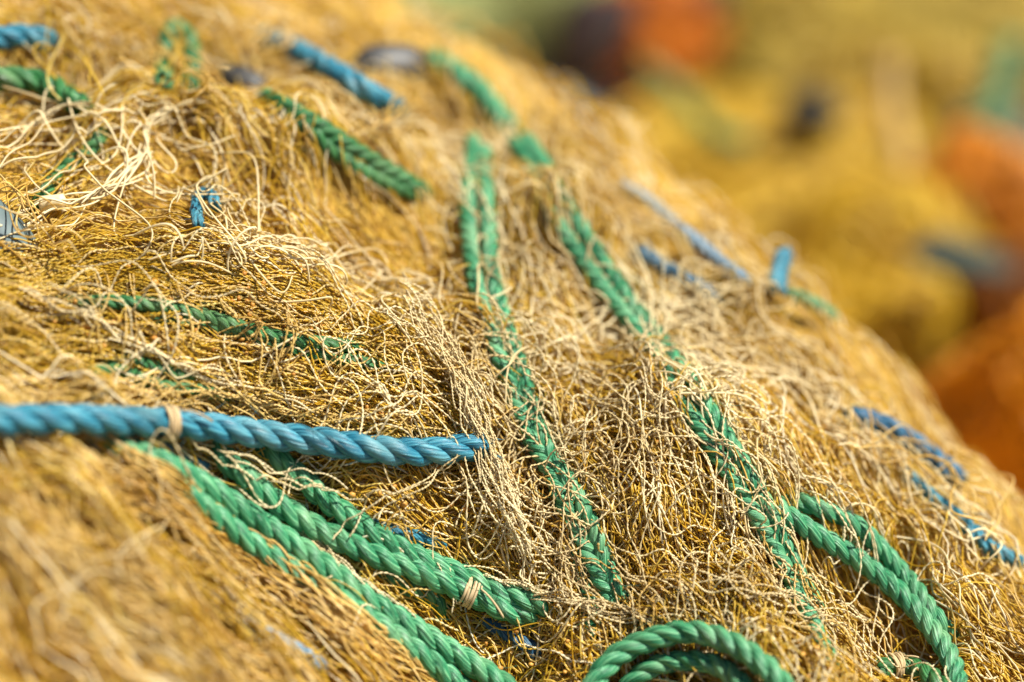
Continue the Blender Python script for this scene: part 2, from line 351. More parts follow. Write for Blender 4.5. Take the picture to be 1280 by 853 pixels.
# blurred parts: coarse strands; sharp parts: two-ply twisted strands
Q=1.0
px,py,Pp,dd=seeds(int(4200*Q),-170,1400,-120,980)
bl=135*np.abs(dd)/(FOC+dd); nearc=(bl<4.0)&(px>-60)&(px<1330)&(py<900)
lo=(bl>9)|(~nearc&(bl<9)&((px<-60)|(px>1330)|(py>900))); mid=~lo&~nearc
def ll(n,a,b): return rng.uniform(a,b,n)
strands(px[lo],py[lo],Pp[lo],.155,.0041,3,1,0,.00034,ll(lo.sum(),-.001,.0075),ll(lo.sum(),.001,.0035),(.6,.25),gid=GID[lo])
strands(px[mid],py[mid],Pp[mid],.155,.0021,3,1,0,.00034,ll(mid.sum(),-.001,.0065),ll(mid.sum(),.001,.003),(.6,.2),gid=GID[mid])
strands(px[nearc],py[nearc],Pp[nearc],.15,.0016,3,1,0,.00036,ll(nearc.sum(),-.004,.003),ll(nearc.sum(),.0006,.002),(.3,.15),gid=GID[nearc])
px,py,Pp,dd=seeds(int(2600*Q),-60,1330,0,900); bl=135*np.abs(dd)/(FOC+dd); k=bl<4.0
k&=~((rng.random(len(px))<.0))
px,py,Pp,gh=px[k][:310],py[k][:310],Pp[k][:310],GID[k][:310]; n=len(px)
strands(px,py,Pp,.16,.00052,4,.5,np.pi/4,.00042,ll(n,0,.0055),ll(n,.0008,.0028),(.55,.15),gid=gh)
flush()
# ---------------------------------------------------------------- ropes
def path_on_heap(ctrl,S,lift,smooth=9.,bury=(0,0)):
    c=catmull(ctrl,S); T=hit(c[:,0],c[:,1],lift,n=500); T=filln(T); T=gsmooth(T,smooth*S/100.)
    s=np.linspace(0,1,S)
    if bury[0]: T=T+bury[0]*np.clip(1-s/.12,0,1)**2
    if bury[1]: T=T+bury[1]*np.clip(1-(1-s)/.12,0,1)**2
    return CAM+pray(c[:,0],c[:,1])*T[:,None],T
ROPES=[]
def rope(label,ctrl,rpx,mat,lift=0.,lay=2.6,hand=1,smooth=9.,bury=(.012,.012),ties=(),group=None,name='rope',step=.0016,tie_turns=6,fray_end=False):
    c=np.array(ctrl,float); Lpx=np.linalg.norm(np.diff(c,axis=0),axis=1).sum()
    T0=float(np.nanmedian(filln(hit(c[:,0],c[:,1])))); R=rpx*PX*T0
    S=max(40,int(Lpx*PX*T0/step)); lf=np.interp(np.linspace(0,1,S),lift[0],lift[1]) if isinstance(lift,tuple) else lift
    Pc,T=path_on_heap(ctrl,S,lf+R*.55,smooth,bury)
    e=empty(name,tuple(Pc[S//2]),label,'rope',group)
    Tn,n1,n2=frames(Pc[None]); L=np.concatenate([[0],np.cumsum(np.linalg.norm(np.diff(Pc,axis=0),axis=1))])
    rs=R*.53; off=R-rs; ph0=rng.uniform(0,6.28)
    for k in range(3):
        a=hand*2*np.pi*L/(lay*2*R)+ph0+k*2*np.pi/3
        wob=1+.04*np.sin(L/.011+k*2+ph0)
        P=Pc+(n1[0]*np.cos(a)[:,None]+n2[0]*np.sin(a)[:,None])*(off*wob)[:,None]
        V,F,uv=sweep(P[None],np.array([rs]),12,1,hand*.11); 
        mesh_obj('strand',V,F,mat,e,uv=uv)
    for f in ties:
        i=int(f*(S-1)); Sn=tie_turns*16; u=np.linspace(0,1,Sn); w_=.0062
        pos=np.interp(L[i]+(u-.5)*w_,L,np.arange(S)).clip(0,S-1.001); i0=pos.astype(int); fr=(pos-i0)[:,None]
        C_=Pc[i0]*(1-fr)+Pc[i0+1]*fr; A=n1[0][i0];B=n2[0][i0]; a=u*tie_turns*2*np.pi; C_=C_+Tn[0][i0]*(.0004*np.sin(a*.37+1)+.0003*np.sin(a*.5))[:,None]
        rr=R*1.0+.0004+.0003*np.sin(a*2.3)
        P=C_+(A*np.cos(a)[:,None]+B*np.sin(a)[:,None])*rr[:,None]
        V,F,uv=sweep(P[None],np.array([.00055]),6); mesh_obj('whipping',V,F,M['tie'],e)
        u=np.linspace(0,1,24)[:,None]; tl=P[-1]+(A[-1]*.4+B[-1]*.5+Tn[0][i]*.8)*u*.012+np.array([0,0,-.006])*u*u
        V,F,uv=sweep(tl[None],np.array([.00045]),5); mesh_obj('loose_tail',V,F,M['tie'],e)
    if fray_end:
        nf=14; s=np.linspace(0,1,10); a=rng.uniform(0,6.28,nf); r0=R*np.sqrt(rng.random(nf))
        rd=n1[0][-1]*np.cos(a)[:,None]+n2[0][-1]*np.sin(a)[:,None]; b0=Pc[-1]+rd*r0[:,None]*.9-Tn[0][-1]*.003
        ln=rng.uniform(.004,.008,nf); P=b0[:,None]+(Tn[0][-1]+rd*rng.uniform(.1,.9,nf)[:,None])[:,None]*(s[None,:,None]*ln[:,None,None])+rng.normal(0,.0025,(nf,1,3))*(s**2)[None,:,None]+np.array([0,0,-.004])*(s**2)[None,:,None]
        V,F,uv=sweep(P,np.full(nf,.00020),3); o=mesh_obj('frayed_end',V,F,mat,e,uv=uv); o['kind']='stuff'
    # worn fibres standing off the rope
    nf=int(L[-1]/.0035); i=rng.integers(2,S-3,nf); a=rng.uniform(0,6.28,nf); Sx=8
    base=Pc[i]+(n1[0][i]*np.cos(a)[:,None]+n2[0][i]*np.sin(a)[:,None])*R*.92
    outd=n1[0][i]*np.cos(a)[:,None]+n2[0][i]*np.sin(a)[:,None]
    dd_=Tn[0][i]*rng.choice([-1,1],nf)[:,None]+outd*rng.uniform(.1,.7,nf)[:,None]+rng.normal(0,.4,(nf,3))
    ln=rng.uniform(.003,.010,nf); s=np.linspace(0,1,Sx)
    P=base[:,None]+dd_[:,None]*(s[None,:,None]*ln[:,None,None])+rng.normal(0,.0018,(nf,1,3))*(s**2)[None,:,None]
    V,F,uv=sweep(P,np.full(nf,.00009),3); o=mesh_obj('frayed_fibre',V,F,mat,e,uv=uv); o['kind']='stuff'
    ROPES.append(e); return Pc,e
G='green ropes running over the heap'; B='blue ropes in the heap'
g,gd,bl_,bd,bp_=M['green'],M['green_dark'],M['blue'],M['blue_dark'],M['blue_pale']
rope('thick taut blue rope crossing the front from the left edge, tied with cream twine',[(-90,520),(0,525),(100,524),(208,529),(300,539),(400,552),(480,563),(545,564),(610,556)],19,bl_,lift=((0,.8,1),(.012,.012,.005)),lay=2.8,hand=1,smooth=8,bury=(0,0),ties=(.43,),fray_end=True,group=B)
rope('upper green rope of the close pair along the foreground bundle',[(110,552),(160,563),(230,592),(300,636),(380,690),(460,748),(540,800),(620,850),(690,905)],16.5,g,lift=.005,lay=2.5,group=G)
rope('lower green rope of the close pair, its upper end buried in netting',[(190,590),(250,632),(310,676),(380,722),(450,768),(530,822),(610,890)],16.5,g,lift=.004,lay=2.5,group=G)
rope('green rope tied with cream twine to its neighbour, leaving the blue rope near its middle',[(255,548),(300,590),(350,632),(410,668),(480,698),(530,718),(585,740),(640,765),(680,770)],16.5,g,lift=.005,lay=2.5,ties=(.80,),group=G)
rope('green rope curving out from under the blue rope, upper one of the tied pair',[(315,545),(365,588),(420,634),(470,668),(530,700),(585,722),(630,742),(665,752),(700,770)],15.5,g,lift=.003,lay=2.5,group=G)
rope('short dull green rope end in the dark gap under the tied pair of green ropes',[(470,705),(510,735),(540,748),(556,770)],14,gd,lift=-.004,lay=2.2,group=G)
rope('left rope of the doubled green line down the middle of the heap',[(592,170),(586,215),(584,260),(588,315),(598,370),(618,430),(643,495),(665,548),(688,590),(712,645),(738,700),(762,745),(790,790)],12,g,lift=((0,.25,.42,.6,.8,1),(.0065,.0065,.0055,.005,.0055,.001)),lay=2.4,hand=-1,smooth=6,group=G)
rope('right rope of the doubled green line down the middle of the heap',[(604,185),(608,235),(611,290),(616,345),(630,400),(650,460),(668,520),(690,570),(720,618),(745,670),(765,725),(800,790)],12,g,lift=((0,.25,.42,.6,.8,1),(.0065,.0065,.0055,.005,.0055,.001)),lay=2.4,hand=1,smooth=6,group=G)
rope('green rope straying left below the doubled middle line, half hidden by cream twine',[(700,590),(712,640),(722,700),(735,750),(742,810)],12,g,lift=-.001,lay=2.3,group=G)
rope('left rope of the long doubled green line on the right slope',[(640,175),(668,220),(695,275),(728,325),(765,375),(805,425),(840,480),(875,535),(910,590),(945,645),(975,700),(998,745),(1030,810),(1050,860)],11.5,g,lift=((0,.32,.42,.50,.75,1),(.0065,.0065,.003,.0055,.0055,.0005)),lay=2.4,hand=-1,smooth=6,group=G)
rope('right rope of the long doubled green line on the right slope',[(655,170),(687,215),(715,265),(745,315),(785,372),(825,425),(862,475),(895,525),(928,580),(962,640),(985,690),(1005,730),(1030,780)],11.5,g,lift=((0,.32,.42,.50,.75,1),(.0065,.0065,.003,.0055,.0055,.0005)),lay=2.4,hand=1,smooth=6,group=G)
rope('blurred green rope stub near the crest, in line with the long doubled line',[(535,70),(570,90),(598,112),(622,142),(640,165)],15,g,lift=.002,lay=2.4,smooth=5,bury=(.03,.02),group=G)
rope('outer green rope of the loop at the bottom edge',[(735,905),(738,865),(765,825),(805,802),(860,790),(910,802),(950,828),(985,865),(1000,900)],15.5,g,lift=.014,lay=2.6,hand=1,smooth=8,bury=(0,0),group=G)
rope('inner green rope of the loop at the bottom edge',[(775,905),(785,860),(820,832),(870,826),(910,840),(950,880)],14,g,lift=.008,lay=2.6,hand=1,smooth=8,bury=(0,0),group=G)
rope('green rope arching down the lower right, lower one of two',[(960,620),(985,645),(1020,668),(1065,695),(1110,728),(1150,768),(1182,812),(1196,850),(1196,900)],14,g,lift=.006,lay=2.3,group=G)
rope('green rope arching down the lower right, upper one of two',[(985,622),(1025,636),(1065,653),(1100,685),(1135,725),(1165,765),(1190,800)],12.5,g,lift=.004,lay=2.3,group=G)
rope('green rope end wrapped with cream twine beneath the lower right arch',[(1095,838),(1125,833),(1155,842),(1180,865),(1185,900)],15,gd,lift=.003,lay=2.3,ties=(.18,),bury=(0,.0),group=G)
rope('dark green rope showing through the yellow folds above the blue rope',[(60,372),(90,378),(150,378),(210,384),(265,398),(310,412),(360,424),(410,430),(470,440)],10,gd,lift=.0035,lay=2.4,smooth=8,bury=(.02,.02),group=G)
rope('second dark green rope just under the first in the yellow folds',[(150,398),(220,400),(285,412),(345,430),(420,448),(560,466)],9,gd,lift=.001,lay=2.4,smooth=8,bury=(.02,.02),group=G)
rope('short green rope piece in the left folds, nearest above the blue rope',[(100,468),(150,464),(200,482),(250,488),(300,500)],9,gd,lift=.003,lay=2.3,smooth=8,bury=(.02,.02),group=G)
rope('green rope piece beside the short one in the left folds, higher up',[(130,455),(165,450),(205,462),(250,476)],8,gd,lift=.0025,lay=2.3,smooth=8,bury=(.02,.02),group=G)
rope('dark green rope entering at the upper left edge below the blue one',[(-40,88),(0,98),(35,100),(70,112),(105,135)],16,gd,lift=.009,smooth=6,bury=(0,.03),group=G)
rope('green rope standing upright among golden tufts at the top left, left leg',[(205,112),(206,75),(210,48),(220,34),(232,42)],12.5,gd,lift=.008,smooth=8,bury=(.03,0),group=G)
rope('green rope standing upright among golden tufts at the top left, right leg',[(228,34),(238,55),(240,85),(236,115)],12,gd,lift=.007,smooth=8,bury=(0,.03),group=G)
rope('upper green rope slanting down from the grey float at the upper left',[(325,118),(355,132),(400,158),(445,188),(490,215),(535,242)],11.5,gd,lift=.004,hand=-1,smooth=7,bury=(.01,.02),group=G)
rope('lower green rope slanting from the grey float, partly lost in golden tufts',[(350,140),(385,160),(415,188),(455,215),(495,235),(530,248)],10,gd,lift=.002,smooth=7,bury=(.01,.02),group=G)
rope('hidden green rope glimpsed among cream strands at the far left',[(130,165),(110,190),(75,215),(60,240),(40,265)],11,gd,lift=.0005,smooth=7,group=G)
rope('blurred blue rope end at the upper left edge',[(-50,52),(0,48),(40,46),(66,54)],16,bl_,lift=.008,smooth=7,bury=(0,.02),group=B)
rope('blurred blue rope slanting down near the top, left of the dark float',[(325,42),(360,58),(400,78),(440,102),(475,124),(500,138)],14.5,bl_,lift=.0075,smooth=6,bury=(.02,.01),group=B,ties=(.15,))
rope('thin faded blue rope on the far right slope below the crest',[(775,232),(810,252),(850,285),(895,322),(940,358)],9,bp_,lift=.005,smooth=6,group=B)
rope('dark blue rope half hidden on the slope right of the long green line',[(795,310),(830,335),(860,350),(900,378)],10,bd,lift=.005,smooth=6,group=B)
rope('short bright blue rope standing upright near the crest on the right',[(972,365),(974,340),(980,318)],12,bl_,lift=.006,smooth=6,bury=(0,.01),group=B)
rope('blurred blue rope arching over the right edge of the heap',[(1060,518),(1095,528),(1130,546),(1165,570),(1200,600)],14,bd,lift=.007,smooth=6,group=B)
rope('buried blue rope on the right slope, lowest of the blue ones',[(1130,590),(1165,622),(1200,650),(1235,682),(1275,705)],11,bl_,lift=.004,smooth=6,group=B)
rope('tiny blue rope bend poking out of the golden tufts at the left',[(272,262),(262,242),(248,246),(246,268),(250,285)],8,bl_,lift=.006,smooth=8,bury=(.01,.01),group=B)
rope('blue rope end in the shadowed gap just above the tied green pair',[(460,655),(500,667),(530,674),(560,684)],10,bl_,lift=-.002,lay=3,group=B)
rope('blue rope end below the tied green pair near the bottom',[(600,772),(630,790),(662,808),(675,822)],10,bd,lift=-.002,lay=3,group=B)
rope('blue rope faintly showing through the blurred foreground bundle',[(290,768),(330,790),(370,810),(410,838)],9,bp_,lift=.001,group=B)
rope('pale blue rope glimpse under the thick blue one near its tie',[(195,555),(225,572),(260,585)],9,bl_,lift=0,group=B)
rope('small green rope stub near the crest right of the upright blue one',[(985,368),(1010,378),(1040,396)],10,g,lift=.003,group=G)
# ---------------------------------------------------------------- single twines (cream and pale gold) lying over everything
def bundle(ctrl,n,spread,mat,lift=.004,curl=.0015,net=3,rad=.00048,hi=True,stuff=False,along=.25,coarse=False,lamp=.002,name='twine'):
    c=np.array(ctrl,float); Lm=np.linalg.norm(np.diff(c,axis=0),axis=1).sum()*PX*1.1
    step=(.00078 if stuff else .00048) if hi else (.003 if coarse else .0018)
    S0_=int(Lm/.0016)+2; s=np.linspace(0,Lm,S0_); cp=catmull(ctrl,S0_)
    tg=np.gradient(cp,axis=0); tg/=np.linalg.norm(tg,axis=1,keepdims=True); nn=np.stack([-tg[:,1],tg[:,0]],1)
    offs=(rng.normal(0,spread*.6,n)[:,None]+wave(s,(.05,.15),spread*.75,2,n)+wave(s,(.02,.05),curl/PX*.9,2,n))
    px=cp[None,:,0]+nn[None,:,0]*offs; py=cp[None,:,1]+nn[None,:,1]*offs
    jit=wave(s,(.03,.09),curl/PX*1.2,2,n); px=px+tg[None,:,0]*jit; py=py+tg[None,:,1]*jit
    T=hit(px,py,lift,n=130); Ps=np.empty((n,S0_,3))
    for j in range(n):
        t=gsmooth(filln(T[j]),3.5); Ps[j]=gsmooth((CAM+pray(px[j],py[j])*t[:,None]).T,2.2).T
    out=[]
    lens=rng.uniform(1-2*along,1,n); st=rng.uniform(0,1,n)*(1-lens)
    S=max(12,int(Lm*np.mean(lens)*1.25/step)); Pn=np.empty((n,S,3))
    for j in range(n):
        f=np.linspace(st[j],st[j]+lens[j],S)*(S0_-1); i=np.minimum(f.astype(int),S0_-2); fr=(f-i)[:,None]
        Pn[j]=Ps[j,i]*(1-fr)+Ps[j,i+1]*fr
    sf=np.linspace(0,Lm,S)
    for ax in range(3): Pn[:,:,ax]+=wave(sf,(.035,.09),curl*1.5,2,n)+wave(sf,(.016,.03),curl*.16,2,n)
    Pn[:,:,2]+=np.abs(wave(sf,(.03,.08),lamp,2,n))
    V,F,_=sweep(Pn,np.full(n,rad)*rng.uniform(.85,1.15,n),4 if hi else 3,.5 if hi else 1,np.pi/4 if hi else 0,phase=rng.uniform(0,6,n))
    if stuff:
        o=mesh_obj(name,V,F,M[mat],NETS[net]); o['kind']='stuff'
    else:
        nv=S*(4 if hi else 3); nf=(S-1)*(4 if hi else 3)
        for j in range(n): mesh_obj(name,V[j*nv:(j+1)*nv],F[j*nf:(j+1)*nf]-j*nv,M[mat],NETS[net])
cr='cream'
bundle([(496,355),(530,395),(560,440),(588,492),(604,545),(622,600),(650,665),(672,710)],24,13,cr,.016,.0010,3)
bundle([(540,400),(600,470),(640,540),(690,600),(745,665),(800,730),(850,770)],8,22,cr,.008,.0028,3)
bundle([(670,520),(645,600),(655,670),(700,740),(770,790)],10,30,cr,.007,.0032,3)
bundle([(690,540),(640,590),(610,640),(590,690)],6,20,cr,.008,.0035,3)
bundle([(545,700),(620,728),(700,748),(780,772),(860,775)],7,7,cr,.009,.0012,3)
bundle([(600,610),(660,660),(740,740),(800,830)],7,30,cr,.006,.0035,3)
bundle([(610,440),(700,430),(800,400),(900,375),(1010,372)],12,26,cr,.007,.0032,3,hi=False)
bundle([(690,320),(760,380),(820,450),(900,520),(960,600)],12,34,cr,.006,.0036,3,hi=False)
bundle([(820,350),(900,420),(1000,470),(1090,550)],14,32,cr,.006,.003,3,hi=False)
bundle([(900,400),(850,470),(840,560),(870,640)],7,26,cr,.007,.0036,3)
bundle([(830,480),(770,550),(720,630),(700,720)],7,24,cr,.007,.0034,3)
bundle([(700,480),(790,530),(880,600),(960,700)],8,30,cr,.006,.004,3)
bundle([(520,190),(590,230),(640,330),(700,410),(760,470)],5,34,cr,.007,.004,3,hi=False)
bundle([(560,200),(610,330),(620,430),(600,540)],4,18,cr,.009,.004,3,hi=False)
bundle([(72,252),(130,244),(175,205),(190,150),(260,128)],6,6,cr,.010,.0014,2,.0005,hi=False)
bundle([(-60,220),(0,190),(60,160),(120,140),(210,125)],5,12,cr,.010,.002,2,.0005,hi=False)
bundle([(-60,300),(20,275),(90,262),(150,240),(200,190)],4,10,cr,.009,.002,2,.0005,hi=False)
bundle([(-40,130),(40,140),(110,170),(160,240),(240,330)],5,30,cr,.008,.004,2,.0005,hi=False)
bundle([(190,330),(320,312),(450,342),(570,372)],14,16,cr,.005,.003,2,hi=False)
bundle([(180,150),(190,220),(290,240),(340,330),(430,350)],5,30,cr,.009,.004,2,.0005,hi=False)
bundle([(-60,505),(150,497),(300,503),(450,532),(575,540)],12,10,'gold_light',.007,.0016,1)
bundle([(20,362),(120,402),(200,447),(330,490),(420,520)],6,5,cr,.009,.0011,1)
bundle([(60,350),(200,420),(160,480),(60,500)],5,22,cr,.009,.0035,1)
bundle([(230,540),(290,575),(350,600),(430,618),(480,640)],4,7,cr,.016,.0010,1)
bundle([(420,690),(470,640),(540,600),(600,520)],3,12,cr,.014,.0015,1)
bundle([(545,705),(560,740),(570,780)],3,10,cr,.012,.002,3)
bundle([(150,560),(300,660),(420,752),(540,850)],14,9,'gold_light',.010,.0008,0,hi=False)
bundle([(360,650),(450,728),(540,795),(650,860)],6,4,cr,.009,.0009,0)
bundle([(940,560),(975,620),(1000,690),(985,730)],5,14,cr,.009,.0025,3)
bundle([(840,722),(950,742),(1050,775),(1095,840)],6,8,cr,.010,.0016,3)
bundle([(1000,590),(1045,650),(1060,720),(990,720)],5,20,cr,.010,.004,3)
bundle([(1040,530),(1150,620),(1260,720)],12,26,cr,.006,.003,3,hi=False)
bundle([(930,640),(1010,760),(1080,860)],8,26,'gold_light',.008,.003,3)
bundle([(400,110),(480,140),(560,190),(640,240)],10,22,cr,.006,.003,3,hi=False)
bundle([(780,640),(800,720),(830,800),(820,860)],8,28,'gold_light',.006,.003,3)
bundle([(250,390),(330,410),(330,470),(450,520)],7,30,'gold_light',.009,.003,1)
for _c,_n,_s,_m in (([(60,585),(180,625),(300,700),(450,810),(560,890)],26,18,'gold_light'),([(20,610),(90,680),(200,760),(330,850),(400,920)],34,26,'gold_light'),
    ([(-60,650),(30,700),(80,790),(200,860)],14,24,'gold_light'),([(120,580),(260,660),(400,760),(520,850)],40,14,'gold_light'),([(-60,600),(60,600),(130,640),(230,720),(380,850)],20,16,'gold')):
    bundle(_c,_n,_s,_m,.007,.0010,0,.0004,hi=False,stuff=True,name='gathered_twine',coarse=True)
bundle([(40,840),(60,780),(150,700),(260,640)],2,8,cr,.012,.003,0,hi=False)
for _c in ([(110,345),(125,385),(118,440)],[(160,350),(175,400),(160,470)],[(225,355),(238,395),(232,440)],[(265,360),(300,410),(325,440),(340,400)],[(350,390),(365,430),(360,480)],[(300,470),(200,470),(170,520)],[(400,390),(420,440),(400,490)]):
    bundle(_c,3,10,'gold_light',.008,.002,1,.0005,along=.1)
bundle([(620,400),(690,500),(680,600),(740,690)],4,24,cr,.011,.004,3)
bundle([(590,380),(640,450),(710,520)],5,20,cr,.012,.004,3)
bundle([(730,330),(800,370),(900,420)],6,18,cr,.010,.003,3,hi=False)
bundle([(760,330),(800,420),(860,480),(880,560)],6,24,cr,.009,.003,3,hi=False)
bundle([(150,60),(200,70),(240,90),(300,130)],10,14,'gold_light',.015,.004,2,.0004,hi=False,stuff=True,name='gathered_twine')
bundle([(40,10),(62,45),(75,95),(120,140)],7,12,'gold',.017,.004,2,.0004,hi=False,stuff=True,name='gathered_twine')
bundle([(290,70),(325,45),(350,30),(400,30)],14,10,'gold_light',.017,.004,2,.0004,hi=False,stuff=True,name='gathered_twine')
bundle([(440,160),(495,138),(560,130)],12,10,'gold_light',.014,.004,2,.0004,hi=False,stuff=True,name='gathered_twine')
bundle([(190,20),(225,60),(215,120)],8,16,'gold',.016,.004,2,.0004,hi=False,stuff=True,name='gathered_twine')
bundle([(-40,235),(20,250),(60,290),(120,310)],9,20,'gold_light',.016,.003,2,.0004,hi=False,stuff=True,name='gathered_twine')
bundle([(1050,500),(1100,560),(1190,600),(1260,690)],6,24,'gold_light',.014,.003,3,.0004,hi=False,stuff=True,name='gathered_twine')
# gathered yellow twines, too many to count
bundle([(-70,352),(100,343),(250,352),(400,384),(500,430),(585,510)],84,24,'gold',.005,.0005,1,.00042,stuff=True,name='gathered_twine',along=.1,lamp=.0012)
bundle([(-70,440),(100,430),(250,450),(400,490),(560,530)],46,28,'gold',.004,.001,1,.00042,stuff=True,name='gathered_twine',along=.12,lamp=.0015)
bundle([(800,560),(870,650),(930,740),(1000,860)],42,34,'gold',.0045,.0022,3,.00042,stuff=True,name='gathered_twine',along=.25)
bundle([(760,560),(800,650),(830,740),(900,860)],26,40,'gold',.004,.003,3,.00042,stuff=True,name='gathered_twine',along=.25)
# long loose loops wandering over the top, each its own twine
def loose(n,x0,x1,y0,y1,net,mat='cream',L=.15,lift=.008,rad=.00046,curl=1.15):
    px,py,Pp,_=seeds(n,x0,x1,y0,y1,per=2,sp=6.); n=len(px)
    P=grow(Pp[:,0],Pp[:,1],L,.0005,rng.uniform(lift*.6,lift*1.3,n),rng.uniform(.002,.0045,n),curl)
    S=P.shape[1]; V,F,_=sweep(P,np.full(n,rad)*rng.uniform(.85,1.15,n),4,.5,np.pi/4,phase=rng.uniform(0,6,n))
    for j in range(n): mesh_obj('twine',V[j*S*4:(j+1)*S*4],F[j*(S-1)*4:(j+1)*(S-1)*4]-j*S*4,M[mat],NETS[net])
loose(34,600,1050,430,840,3)
loose(10,640,1000,480,840,3,'gold_light')
loose(30,560,1000,330,620,3,curl=1.5,L=.19,rad=.0005,lift=.009)
loose(10,420,640,560,720,1)
loose(10,80,560,340,500,1,'gold_light',.13,.006,.00042,.8)
# small orange knots of the mesh
kpx=np.concatenate([rng.normal(300,110,60),rng.uniform(430,1050,90),rng.uniform(20,560,50)]); kpy=np.concatenate([rng.normal(395,28,60),rng.uniform(520,850,90),rng.uniform(330,520,50)])
T=hit(kpx,kpy,.0055); k=~np.isnan(T); Pk=CAM+pray(kpx[k],kpy[k])*T[k][:,None]
ico=bmesh.new(); bmesh.ops.create_icosphere(ico,subdivisions=1,radius=1); ico.verts.ensure_lookup_table()
iv=np.array([v.co[:] for v in ico.verts]); fi=np.array([[v.index for v in f.verts] for f in ico.faces]); ico.free()
sc_=rng.uniform(.0008,.0013,(len(Pk),1,1))*rng.uniform(.7,1.4,(len(Pk),1,3)); V=(iv[None]*sc_+Pk[:,None]).reshape(-1,3); F=(fi[None]+np.arange(len(Pk))[:,None,None]*len(iv)).reshape(-1,3)
M['knot']=twine_mat('orange_knot',[(0,(.50,.20,.02)),(1,(.75,.40,.08))],.5,.1)
for nid in (1,3):
    rr=region(*proj(Pk)[:2]); kk=np.repeat(rr==nid,len(fi))
    o=mesh_obj('knotting',V,F[kk],M['knot'],NETS[nid]); o['kind']='stuff'
# ---------------------------------------------------------------- floats
def lathe(prof,seg=28):
    prof=np.array(prof); a=np.arange(seg)*2*np.pi/seg; n=len(prof)
    V=np.stack([prof[:,0,None]*np.cos(a),prof[:,0,None]*np.sin(a),np.broadcast_to(prof[:,1,None],(n,seg))],-1).reshape(-1,3)
    i=np.arange(n-1)[:,None]*seg; k=np.arange(seg)[None]; k2=(k+1)%seg
    return V,np.stack([i+k,i+k2,i+seg+k2,i+seg+k],-1).reshape(-1,4)
def net_float(label,px,py,lift,r,l,mat,axis):
    T=float(hit(px,py,lift,n=500)); loc=CAM+pray(px,py)*T
    e=empty('net_float',tuple(loc),label,'float','floats among the nets')
    b=r*.34; pr=[]
    for t in np.linspace(-1,1,22): pr.append((b+(r-b)*(1-abs(t)**3.2)**.55,t*l))
    pr=[(b*.98,-l*.9)]+pr+[(b*.98,l*.9),(b*.97,-l*.9)]
    V,F=lathe(pr); q=Vector((0,0,1)).rotation_difference(Vector(axis)); R3=np.array(q.to_matrix())
    o=mesh_obj('float_body',V@R3.T+loc,F,mat,e)
    for sgn in (-1,1):
        a=np.linspace(0,2*np.pi,25); ring=np.stack([np.cos(a)*b*1.25,np.sin(a)*b*1.25,np.full(25,sgn*l*1.0)],-1)@R3.T+loc
        V2,F2,_=sweep(ring[None],np.array([b*.28]),8,taper=False); mesh_obj('eyelet',V2,F2,mat,e)
    s=np.linspace(-1,1,30)[:,None]; ln=np.array(axis)/np.linalg.norm(axis)*s*l*1.25+loc
    V3,F3,_=sweep(ln[None],np.array([b*.7]),8); mesh_obj('line',V3,F3,M['cream'],e)
net_float('dark grey float buried near the crest, right of the blurred blue rope',488,88,.002,.0120,.0165,M['float'],(.9,.35,-.15))
net_float('small grey float at the upper left, at the head of the slanting green ropes',305,106,.004,.0075,.0105,M['float'],(.75,-.35,-.25))
net_float('blue grey float poking in at the left edge above the yellow folds',-22,292,.002,.0145,.0240,M['float_blue'],(.62,-.30,-.5))
net_float('dark float tangled in netting on the crest, left of the plum coloured cloth',690,72,.002,.0085,.012,M['float'],(.5,.5,-.4))
# short pale toggle at the head of the cream strands
T=float(hit(66,254,.006,n=500)); loc=CAM+pray(66,254)*T
e=empty('toggle',tuple(loc),'short cream toggle where pale strands gather at the left','toggle')
u=np.linspace(-1,1,12)[:,None]; ln=loc+np.array([.9,-.1,.15])*u*.006
V,F,_=sweep(ln[None],np.array([.0032]),12); mesh_obj('peg',V,F,M['cream'],e)
# ---------------------------------------------------------------- quay and the piles behind
gs=60.; V=np.array([[-gs,-gs,-.03],[gs,-gs,-.03],[gs,gs,-.03],[-gs,gs,-.03]]); tag(mesh_obj('quay_ground',V,np.array([[0,1,2,3]]),M['concrete'],smooth=False),kind='structure')
def at(px,py,t): return CAM+pray(px,py)*t
def net_mat(name,c,c2,sc=70):
    m,nt,b,out=new_mat(name); tc=nt.nodes.new('ShaderNodeTexCoord'); nz=nt.nodes.new('ShaderNodeTexNoise'); nz.inputs['Scale'].default_value=sc; nz.inputs['Detail'].default_value=6; nz.inputs['Distortion'].default_value=2
    nt.links.new(tc.outputs['Object'],nz.inputs[0]); r=ramp(nt,[(.35,c2),(.62,c)]); nt.links.new(nz.outputs[0],r.inputs[0]); nt.links.new(r.outputs[0],b.inputs['Base Color']); b.inputs['Roughness'].default_value=.7
    bp=nt.nodes.new('ShaderNodeBump'); bp.inputs['Distance'].default_value=.01; nt.links.new(nz.outputs[0],bp.inputs['Height']); nt.links.new(bp.outputs[0],b.inputs['Normal']); return m
